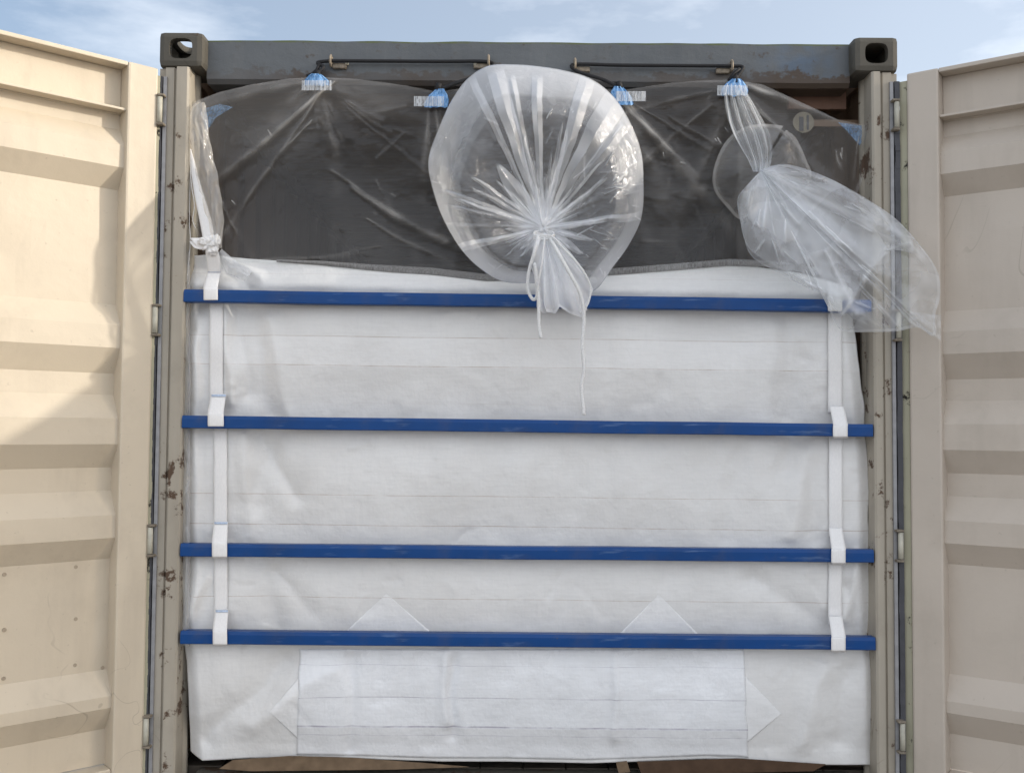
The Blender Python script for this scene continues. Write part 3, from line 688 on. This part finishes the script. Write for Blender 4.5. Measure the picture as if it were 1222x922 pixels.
# gathered film fold down the left edge
def lf(u, v):
    c_ = poly([(0, 240, 122, 4), (.05, 237, 127, 9), (.2, 236, 150, 12), (.4, 243, 190, 12), (.62, 250, 225, 13), (.82, 256, 262, 11), (1, 258, 296, 7)], v)
    px = c_[0]+(u-.5)*2*c_[2]+2*nn(v*9, u*2); return at(px, c_[1], .018-.022*math.sin(u*math.pi)+.008*nn(u*5, v*12, 3))
child(surf('gathered_edge_film', lf, 26, 90, M['film'], LN, ply=lambda u, v: 4.4+3.0*max(0, nn(u*6, v*10))+2*v))
# white webbing end running up under the film, and its knot
ribbon('strap_end', [(224, 228, 178, .03), (227, 234, 200, .026), (232, 243, 232, .02), (238, 252, 262, .012), (243, 257, 290, .006)], LN, M['web'])
ribbon('strap_neck', [(244, 258, 292, -.004), (246, 262, 306, .0), (248, 264, 325, .024)], LN, M['web'])
bm = bmesh.new()
def kp(*l): return [at(x, y, d) for x, y, d in l]
for (kx, ky, kd, kr, sx_, sz_) in ((250, 291, -.012, .026, 1.0, .9), (244, 288, -.018, .017, 1.3, .7), (257, 288, -.02, .016, .8, 1.3), (253, 299, -.014, .017, 1.1, .8)):
    c0 = at(kx, ky, kd); r_ = bmesh.ops.create_icosphere(bm, subdivisions=4, radius=kr, matrix=Matrix.Translation(c0))
    for v in r_['verts']:
        d_ = v.co-c0; n_ = abs(nn(d_.x*75+kx, d_.z*60+d_.x*40, d_.y*60))+.5*abs(nn(d_.x*160, d_.z*150, kx)); k_ = .62+1.1*n_; v.co = c0+Vector((d_.x*sx_*k_, d_.y*.7*k_, d_.z*sz_*k_))
child(obj('strap_knot', bm, M['web'], LN, True))
ribbon('knot_tail', [(227, 240, 284, -.006), (231, 243, 290, -.012), (238, 246, 298, -.012)], LN, M['web'])
ribbon('knot_tail', [(226, 229, 288, -.004), (231, 240, 295, -.012), (236, 250, 297, -.016)], LN, M['web'])
bm = bmesh.new(); tube(bm, smoothpath(kp((227, 205, .02), (229, 225, .016), (232, 245, .02), (230, 262, .018), (233, 272, .02)), 6), .0012, 6); tube(bm, smoothpath(kp((228, 180, .02), (226, 260, .02), (227, 290, .01), (222, 345, .03)), 6), .0010, 6)
child(obj('loose_thread', bm, M['rope'], LN, True))
# small rolled flap of film lying on the sheet by the knot
def fp(u, v):
    c_ = poly([(0, 262, 300, 4), (.5, 275, 318, 9), (1, 296, 330, 7)], v); return at(c_[0]+(u-.5)*1.2*c_[2], c_[1]+(u-.5)*-1.6*c_[2], .022-.016*math.sin(u*math.pi)*(1-.3*v)+.004*nn(u*7, v*9))
child(surf('film_flap', fp, 14, 26, M['spout'], LN, ply=lambda u, v: 3.0))
# shiny film margin down the left side of the sheet
def em(u, v):
    py = 300+v*470; a = poly(leftE, py)[0]; return at(a-1+8*u+1.2*nn(v*14, 2), py, .034-.012*math.sin(u*math.pi)+.006*nn(v*30, u*3, 2))
child(surf('film_margin', em, 8, 160, M['spout'], LN, ply=lambda u, v: 1.6))

# ---- blue tie loops --------------------------------------------------------------------
for k, (px, py) in enumerate(ties):
    lean = (-2, 6, -7, 3)[k]; wt, hb = ((15, 12), (14, 20), (13, 20), (16, 18))[k]
    def bf(u, v):
        w = 5+(wt-5)*math.sin(min(1, v*1.3)*math.pi/2)+1.3*nn(v*4, u*9, k); th = u*2*math.pi; rag = 2.5*nn(u*14, k*3)*(v > .85)
        return at(px+lean*(1-v)*.8+math.cos(th)*w, py-9+(hb+2)*v+rag, .014+math.sin(th)*.012+.003*math.cos(th*9+v*3))
    o = child(surf('blue_tie_loop', bf, 54, 12, M['bluetape'], LN))
    tx = (0, -8, 10, -2)[k]
    def tf(u, v): return at(px+tx+(u-.5)*36, py+(-1, 0, -3, -1)[k]+12*v, -.003-.003*math.sin(u*math.pi)+.002*nn(u*9, v*3, k))
    child(surf('stitched_tab', tf, 24, 5, M['tab'], LN))
for pts in (((238, 132), (262, 124), (278, 128), (258, 140), (246, 158)), ((1000, 146), (1030, 150), (1034, 158), (1026, 174), (1012, 158))):
    cxp = sum(a for a, b in pts)/5; cyp = sum(b for a, b in pts)/5
    def bp(u, v):
        t = u*5; i = int(t) % 5; f = t-int(t); a = pts[i]; b = pts[(i+1) % 5]; x = a[0]+(b[0]-a[0])*f; y = a[1]+(b[1]-a[1])*f; return at(cxp+(x-cxp)*v, cyp+(y-cyp)*v, .085+.004*nn(u*9, v*3))
    child(surf('blue_corner_patch', bp, 30, 6, M['bluepatch'], LN))

# ---- inflated spout --------------------------------------------------------------------
def closed(pts, n):
    P = [Vector((x, y, 0)) for x, y in pts]; m_ = len(P); o_ = []
    for i in range(m_):
        p0, p1, p2, p3 = P[i-1], P[i], P[(i+1) % m_], P[(i+2) % m_]
        for k in range(8): t = k/8; o_.append(.5*((2*p1)+(p2-p0)*t+(2*p0-5*p1+4*p2-p3)*t*t+(3*p1-p0-3*p2+p3)*t**3))
    return o_
out1 = [(582, 79), (612, 77), (640, 79), (672, 84), (705, 94), (733, 116), (752, 146), (765, 180), (768, 215), (766, 258), (752, 290), (732, 318), (706, 348), (665, 338), (632, 338), (601, 336), (575, 322), (552, 300), (532, 268), (518, 232), (511, 192), (524, 152), (540, 118), (558, 94)]
OP = closed(out1, 8); NO = len(OP); KX, KY = 648, 272
random.seed(11)
pl_ang = []
a = 0
while a < 2*math.pi: pl_ang.append(a+random.uniform(-.02, .02)); a += random.uniform(.07, .17)
pl_w = [(random.uniform(.02, .07), random.uniform(.3, 1.0), random.choice((.2, .25, .3, .35, .45, .6))) for _ in pl_ang]
# big folds: end point, half width near rim (px), strength, length
big = [((592, 92), 9, 4.2, .97), ((610, 98), 4, 2.6, .93), ((566, 100), 3.5, 3.0, .95), ((570, 165), 9, 3.6, .72), ((641, 98), 5, 3.6, .97), ((634, 180), 3, 1.6, .55), ((655, 165), 3, 1.6, .6), ((700, 100), 8, 3.2, .97), ((732, 122), 14, 2.8, .97), ((683, 130), 3, 2.0, .85), ((745, 150), 6, 1.6, .95),
       ((555, 205), 3, 2.6, .95), ((575, 200), 2.4, 1.8, .8), ((520, 225), 3, 2.0, .98), ((535, 236), 3, 2.0, .95), ((545, 297), 4, 3.0, .98), ((760, 258), 3.4, 2.4, .97), ((735, 205), 2.6, 2.0, .9), ((745, 262), 3, 1.8, .8), ((722, 290), 3, 1.8, .85), ((706, 310), 4, 2.6, .85), ((590, 275), 2.5, 1.8, .8)]
def bal_px(u, r):
    t = u*NO; i = int(t) % NO; f = t-int(t); q = OP[i].lerp(OP[(i+1) % NO], f)
    return KX+(q.x-KX)*r, KY+(q.y-KY)*r, math.atan2(q.y-KY, q.x-KX) % (2*math.pi)
def pleat(th, r):
    s = 0; pk = 0
    for a_, (w, am, ln_) in zip(pl_ang, pl_w):
        dd = (th-a_+math.pi) % (2*math.pi)-math.pi
        if abs(dd) < .2:
            e = math.exp(-(dd/(w*(.6+.4/(.3+r))))**2)*(1-sstep(ln_*.6, ln_*1.05, r)); s += am*e; pk += am*e
    return s, pk
random.seed(3)
for q_ in range(26):
    a_ = random.uniform(0, 2*math.pi); l_ = random.uniform(30, 150)*(1 if math.sin(a_) < .2 else .45); big.append(((KX+l_*math.cos(a_), KY+l_*math.sin(a_)), random.uniform(.9, 2.2), random.uniform(.8, 2.2), random.choice((.7, .85, 1.0))))
small = []
for q_ in range(70):
    a_ = random.uniform(-.95, .55) if q_ < 45 else random.uniform(0, 6.28); rr_ = random.uniform(55, 175)*(.6 if math.sin(a_) > .3 else 1); x_, y_ = KX+rr_*math.cos(a_), KY+rr_*math.sin(a_)-10
    b_ = a_+random.uniform(-.9, .9); l_ = random.uniform(5, 26); small.append((x_, y_, x_+l_*math.cos(b_), y_+l_*math.sin(b_), random.uniform(.7, 1.5), random.uniform(.002, .005), random.uniform(.6, 2.4)))
BIGC = None
def bal_big(px, py):
    global BIGC
    if BIGC is None: BIGC = Cells([(KX, KY, KX+(e[0]-KX)*1.1, KY+(e[1]-KY)*1.1, w, (n_, e, w, st, ln_)) for n_, (e, w, st, ln_) in enumerate(big)], lambda w: w*2.5+4)
    d_, p_ = fold_sum(px, py, small)
    for (*_q, (n_, e, w, st, ln_)) in BIGC.near(px, py):
        dd, t, sd = segd(px, py, KX, KY, e[0], e[1])
        if 0 <= t <= 1.1 and dd < w*2.5+3:
            sd += 2.2*nn(t*3.5, n_*3.1)+.6*nn(t*14, n_)
            full = w > 3.2 and ln_ > .9
            ww = (1.2+w*min(1, t*1.25)) if full else (1.0+w*math.sin(min(1, t/ln_)*math.pi)**.8)
            e_ = sstep(1.06, .98, t) if full else sstep(ln_*1.02, ln_*.9, t)
            k = sstep(ww+.7, ww-.7, abs(sd)); tent = max(0, 1-abs(sd)/(ww*1.15))
            d_ += .0085*(w/5)**.5*tent*e_*min(1, t*3); p_ += st*k*e_*(.72+.28*math.copysign(1, sd)*nn(t*6, n_*1.7)*2)
    return d_, p_
def bal_fn(u, v):
    if v < .8:
        r = v/.8; r = r**1.15
        px, py, th = bal_px(u, r); s, _ = pleat(th, r); bd, _ = bal_big(px, py)
        prof_ = -.09-.10*math.sin(min(1, r*1.05)*math.pi*.62)+.13*max(0, (r-.66)/.34)**2
        prof_ -= .06*math.exp(-(r/.10)**2)
        y = prof_-.030*s*sstep(.02, .3, r)*math.sqrt(max(r, 0))*(1-r)**.7-bd*1.2+.012*nn(px*.03, py*.03, 3)*r
        return at(px, py, y)
    k = (v-.8)/.2; px, py, th = bal_px(u, 1-.10*k-.18*k*k)
    y0 = -.09-.10*math.sin(math.pi*.62)+.13
    return at(px, py, y0+.12*math.sin(k*math.pi/2)+.012*nn(px*.03, py*.03, 3)*(1-k))
def bal_ply(u, v):
    r = min(1, v/.8)**1.15 if v < .8 else 1
    px, py, th = bal_px(u, r); _, pk = pleat(th, r); _, bp_ = bal_big(px, py)
    b = .55+.9*pk+bp_
    dk = math.hypot(px-KX, py-KY+4); b += 8.0*math.exp(-(dk/(23+6*nn(th*2, 4)))**2)+1.1*math.exp(-((r-1)/.16)**2)*(1 if v < .8 else .4)
    b += 1.3*sstep(.80, .825, r+.05*nn(math.cos(th)*2, math.sin(th)*2, 5)-.04*math.cos(th))*(1 if v < .8 else 0)*max(.15, min(1.3, .75+1.5*nn(math.cos(th)*1.6+3, math.sin(th)*1.6, r*3)))
    b += .9*sstep(80, 20, py-80)*(py > 60)+.8*sstep(700, 745, px)*sstep(250, 200, py)
    if v > .8: b *= .55
    return b
spt = child(surf('inflated_spout', bal_fn, 900, 130, M['spout'], LN, ply=bal_ply)); tag(spt, 'round inflated spout of milky film')
# tail of the gathered film below the tie
tl_out = [(636, 292), (634, 320), (645, 348), (652, 372), (663, 374), (668, 366), (680, 374), (694, 379), (703, 362), (708, 345), (697, 322), (680, 300), (664, 284)]
def tail_fn(u, v):
    t = u*(len(tl_out)-1); i = min(int(t), len(tl_out)-2); f = t-i; x = tl_out[i][0]+(tl_out[i+1][0]-tl_out[i][0])*f; y = tl_out[i][1]+(tl_out[i+1][1]-tl_out[i][1])*f
    px, py = 650+(x-650)*v, 277+(y-277)*v
    return at(px, py, -.16-.05*math.sin(v*2.6)-.018*math.sin(u*34)*v-.012*nn(u*9, v*3)*v)
child(surf('gathered_tail', tail_fn, 160, 40, M['spout'], spt, ply=lambda u, v: 4.0+4*math.exp(-(v/.2)**2)+1.6*max(0, math.sin(u*34+1))+1.5*(v > .96)), spt)
def tail2(u, v):
    x0, x1 = 640+u*10, 640+u*72; return at(642+16*u+(x1-642-16*u)*v*(.8), 280+(86+8*math.sin(u*9))*v, -.13-.03*math.sin(v*2.2)-.010*math.sin(u*22)*v)
child(surf('gathered_tail', tail2, 90, 30, M['spout'], spt, ply=lambda u, v: 3.4+1.6*max(0, math.sin(u*22))), spt)
# tie cord
bm = bmesh.new()
for wr in range(3): tube(bm, [at(649+12*math.cos(a_), 279+wr*2.2+3*math.sin(a_)+.8*math.sin(a_*3), -.175-.03*math.sin(a_)) for a_ in [2*math.pi*k/20 for k in range(21)]], .0035, 7)
jit = lambda pts, a_=.6: [Vector((p_.x+.0016*nn(i*.7, 1)*a_, p_.y, p_.z)) for i, p_ in enumerate(pts)]
tube(bm, jit(smoothpath(kp((642, 282, -0.205), (638, 300, -0.220), (631, 325, -0.205), (630, 345, -0.195), (636, 357, -0.195), (641, 352, -0.200), (640, 335, -0.205), (638, 315, -0.215), (641, 335, -0.215), (643, 360, -0.210), (643, 385, -0.205), (645.5, 403, -0.205)), 8)), .0052, 8)
tube(bm, jit(smoothpath(kp((656, 284, -0.205), (668, 305, -0.230), (682, 330, -0.235), (693, 352, -0.225), (697, 378, -0.215), (695, 410, -0.213), (697, 440, -0.212), (694, 462, -0.211), (697, 495, -0.211)), 8), 1.4), .0056, 8)
tube(bm, smoothpath(kp((658, 283, -0.205), (682, 306, -0.220), (699, 328, -0.215), (705, 348, -0.205), (699, 366, -0.205), (692, 374, -0.210)), 8), .0028, 8)
tube(bm, smoothpath(kp((650, 284, -0.210), (647, 310, -0.230), (643, 335, -0.225), (641, 350, -0.215)), 8), .0028, 8)
child(obj('tie_cord', bm, M['rope'], spt, True), spt)

# ---- loose spout blowing to the right -------------------------------------------------
random.seed(5)
GX, GY = 908, 203
def fan(name, outl, apex, n_ang, n_r, depth, amp, freq, mat, parent, plyb, lines, seed, closed_=False, d0=-.05):
    P = smoothpath([(x, y, 0) for x, y in outl], 6); m_ = len(P)-1
    def pp(u, v):
        t = u*m_; i = min(int(t), m_-1); q = P[i].lerp(P[i+1], t-i); return apex[0]+(q.x-apex[0])*v, apex[1]+(q.y-apex[1])*v
    def f(u, v):
        px, py = pp(u, v); d_, _ = fold_sum(px, py, lines)
        y = d0+depth(u, v)-amp*(math.sin(u*freq+2*nn(u*3, v*1.5, seed))*.6+nn(u*freq*.5, v*2.5, seed))*v**.6*(1.1-.6*v)-d_*1.6+.014*nn(px*.035, py*.035, seed)
        return at(px, py, y)
    def pl(u, v):
        px, py = pp(u, v); _, p_ = fold_sum(px, py, lines)
        return plyb+p_+3.2*math.exp(-(v/.13)**2)+1.3*math.exp(-((v-.25)/.28)**2)+.9*max(0, math.sin(u*freq+2*nn(u*3, v*1.5, seed)+.8))**6*(1-.6*v)+.8*(v > .985)+.9*nn(px*.03, py*.03, seed+2)+(.7 if nn(px*.022, py*.022, seed+6) > .05 else 0)
    o = surf(name, f, n_ang, n_r, mat, parent, ply=pl); child(o, parent); return o
main = [(902, 214), (885, 228), (880, 243), (886, 275), (897, 306), (930, 326), (962, 343), (985, 354), (993, 372), (1004, 394), (1040, 396), (1072, 395), (1085, 392), (1098, 391), (1110, 400), (1117, 398), (1116, 376), (1122, 352), (1118, 322), (1096, 290), (1070, 262), (1040, 241), (1000, 218), (965, 203), (938, 196), (920, 198)]
lines_m = [(925, 205, 1085, 300, 5, .010, 1.5), (930, 210, 1060, 330, 7, .010, .9), (915, 212, 1000, 290, 4, .008, 1.2), (935, 300, 952, 316, 1.6, .005, 2.2), (915, 235, 908, 275, 1.8, .006, 2.0), (938, 262, 937, 290, 1.8, .005, 2.4), (985, 300, 1020, 375, 4, .009, 1.6), (1060, 300, 1085, 290, 1.8, .004, 2),
           (965, 250, 1000, 290, 2.4, .006, 1.3), (905, 215, 892, 260, 4, .008, .9), (1005, 375, 1055, 300, 4, .008, 1.4), (1050, 250, 1110, 320, 6, .008, 1.4), (980, 345, 930, 322, 3, .006, 1.1), (960, 335, 985, 350, 2, .006, 2), (898, 300, 910, 285, 1.6, .004, 2), (1020, 360, 1040, 368, 2, .004, 2.2)]
random.seed(9)
for q_ in range(46):
    x_, y_ = random.choice(main[1:-1]); k0 = random.uniform(.1, .9); k1 = min(1, k0+random.uniform(.08, .35)); ox = random.uniform(-14, 14)
    lines_m.append((GX+(x_-GX)*k0+ox*k0, GY+(y_-GY)*k0, GX+(x_-GX)*k1+ox*k1+random.uniform(-5, 5), GY+(y_-GY)*k1+random.uniform(-5, 5), random.uniform(.7, 1.6), random.uniform(.002, .005), random.uniform(.5, 2.4)))
ls = fan('loose_spout', main, (GX, GY), 560, 150, lambda u, v: -.10*math.sin(v*2.4)-.05*u*v, .026, 34, M['loose'], LN, 1.15, lines_m, 4, d0=-.06)
tag(ls, 'limp spout of clear film blown over the right post')
inner = [(900, 215), (884, 240), (890, 290), (925, 318), (975, 345), (1003, 375), (1012, 368), (1030, 335), (1062, 300), (1090, 300), (1075, 270), (1020, 230), (960, 205), (925, 200)]
fan('back_ply', inner, (GX, GY), 240, 60, lambda u, v: -.01*v, .020, 22, M['loose'], ls, 1.3, [(945, 240, 1035, 300, 8, .008, .8)], 9, d0=-.03).parent = ls
# gathered sleeve running down from the tie
def sl(u, v):
    c_ = poly([(0, 876, 100, 9), (.12, 878, 112, 14), (.25, 883, 126, 18), (.4, 890, 144, 21), (.55, 897, 160, 22), (.7, 903, 176, 19), (.85, 907, 191, 14), (1, 908, 205, 9)], v)
    px = c_[0]+(u-.5)*2*c_[2]; return at(px, c_[1], .005-.05*v-.016*math.sin(u*25+v*2)-.01*nn(u*7, v*3))
child(surf('gathered_sleeve', sl, 220, 70, M['loose'], LN, ply=lambda u, v: .4+3.6*max(0, math.sin(u*21+v*2+2.5*nn(u*3, v*2, 8)))**8+1.6*max(0, math.sin(u*47+v*3+3*nn(u*4, v*3)))**10+3*math.exp(-((v-1)/.12)**2)))
ring = [(935, 150), (905, 148), (880, 156), (862, 175), (851, 205), (853, 228), (868, 248), (884, 262), (905, 250), (940, 245), (968, 215), (962, 190), (950, 165), (938, 155)]
def rim(u, v):
    P = ring; t = u*(len(P)-1); i = min(int(t), len(P)-2); f = t-i; x = P[i][0]+(P[i+1][0]-P[i][0])*f; y = P[i][1]+(P[i+1][1]-P[i][1])*f
    return x, y
RP = smoothpath([(x, y, 0) for x, y in ring], 6)
def rf(u, v):
    t = u*(len(RP)-1); i = min(int(t), len(RP)-2); q = RP[i].lerp(RP[i+1], t-i); cx_, cy_ = 908, 200
    return at(cx_+(q.x-cx_)*v, cy_+(q.y-cy_)*v, -.045-.05*math.cos(v*1.45)+.05*v**6+.012*nn(u*16, v*3)*v)
child(surf('film_bulge', rf, 240, 40, M['film'], LN, ply=lambda u, v: .9+3.2*math.exp(-((v-.97)/.05)**2)+1.6*max(0, nn(u*24, v*.7))))
# flat tab end of the film over the door post
def te(u, v):
    px = 1085+u*38; py = 372+v*(30-18*(1-u))+u*4; return at(px, py, -.20+.01*nn(u*5, v*3))
child(surf('film_end', te, 20, 20, M['loose'], ls, ply=lambda u, v: .9), ls)

# ------------------------------------------------------------------ black elastic cords
cl = [[(378, 92, .018), (381, 86, .02), (386, 80, .026), (379, 75, .03), (395, 73, .035), (440, 73, .036), (520, 73.5, .036), (583, 74, .035), (585, 82, .03), (572, 90, .026), (545, 99, .02), (524, 107, .016)],
      [(738, 105, .016), (722, 96, .02), (700, 89, .026), (687, 84, .03), (686, 77, .035), (740, 78, .036), (810, 78.5, .036), (873, 79, .035), (886, 80, .032), (884, 86, .026), (879, 93, .02), (877, 98, .016)]]
for k, c_ in enumerate(cl):
    bm = bmesh.new(); tube(bm, smoothpath(kp(*c_), 6), .0062, 8)
    ends = (c_[0], c_[-1])
    for e in ends: tube(bm, [at(e[0]+(-2 if k == 0 and e is ends[1] else 2)*t_, e[1]-7+8*t_, e[2]-.004) for t_ in (0, .5, 1)], .010, 8)
    if k == 0: tube(bm, kp((381, 77, .026), (378, 84, .026), (372, 89, .02), (366, 91, .016)), .006, 8)
    else: tube(bm, kp((883, 82, .026), (876, 88, .026), (870, 96, .02)), .006, 8)
    o = obj('elastic_cord', bm, M['cord'], None, True)
    tag(o, 'black elastic cord on the header, left of the inflated spout' if k == 0 else 'black elastic cord on the header, right of the inflated spout', 'cord', 'black cords holding up the liner')

# ------------------------------------------------------------------ cardboard under the liner
for k, (pts, lab) in enumerate(((((262, 916), (278, 906), (345, 901), (420, 903), (500, 909), (560, 914), (470, 917), (300, 919)), 'long torn strip of brown cardboard under the left half of the white sheet'),
                 (((735, 909), (748, 907), (752, 920), (738, 921)), 'small pale cardboard scrap under the sheet, right of the middle'),
                 (((760, 908), (880, 904), (985, 911), (970, 919), (820, 922), (765, 922)), 'dark brown cardboard strip under the right half of the white sheet'))):
    bm = bmesh.new(); top = []; bot = []
    for (x, y) in pts:
        q = at(x, y, .05); top.append(bm.verts.new((q.x, .045+.006*nn(x*.1, y), q.z))); bot.append(bm.verts.new((q.x, .049+.006*nn(x*.1, y), q.z)))
    bm.faces.new(top); bm.faces.new(bot[::-1])
    for i in range(len(top)): bm.faces.new((top[i], top[(i+1) % len(top)], bot[(i+1) % len(top)], bot[i]))
    o = obj('cardboard_piece', bm, M['card'] if k != 2 else flat('dark_cardboard', (.09, .055, .035), .9, .2)); tag(o, lab, 'cardboard', 'cardboard under the liner')
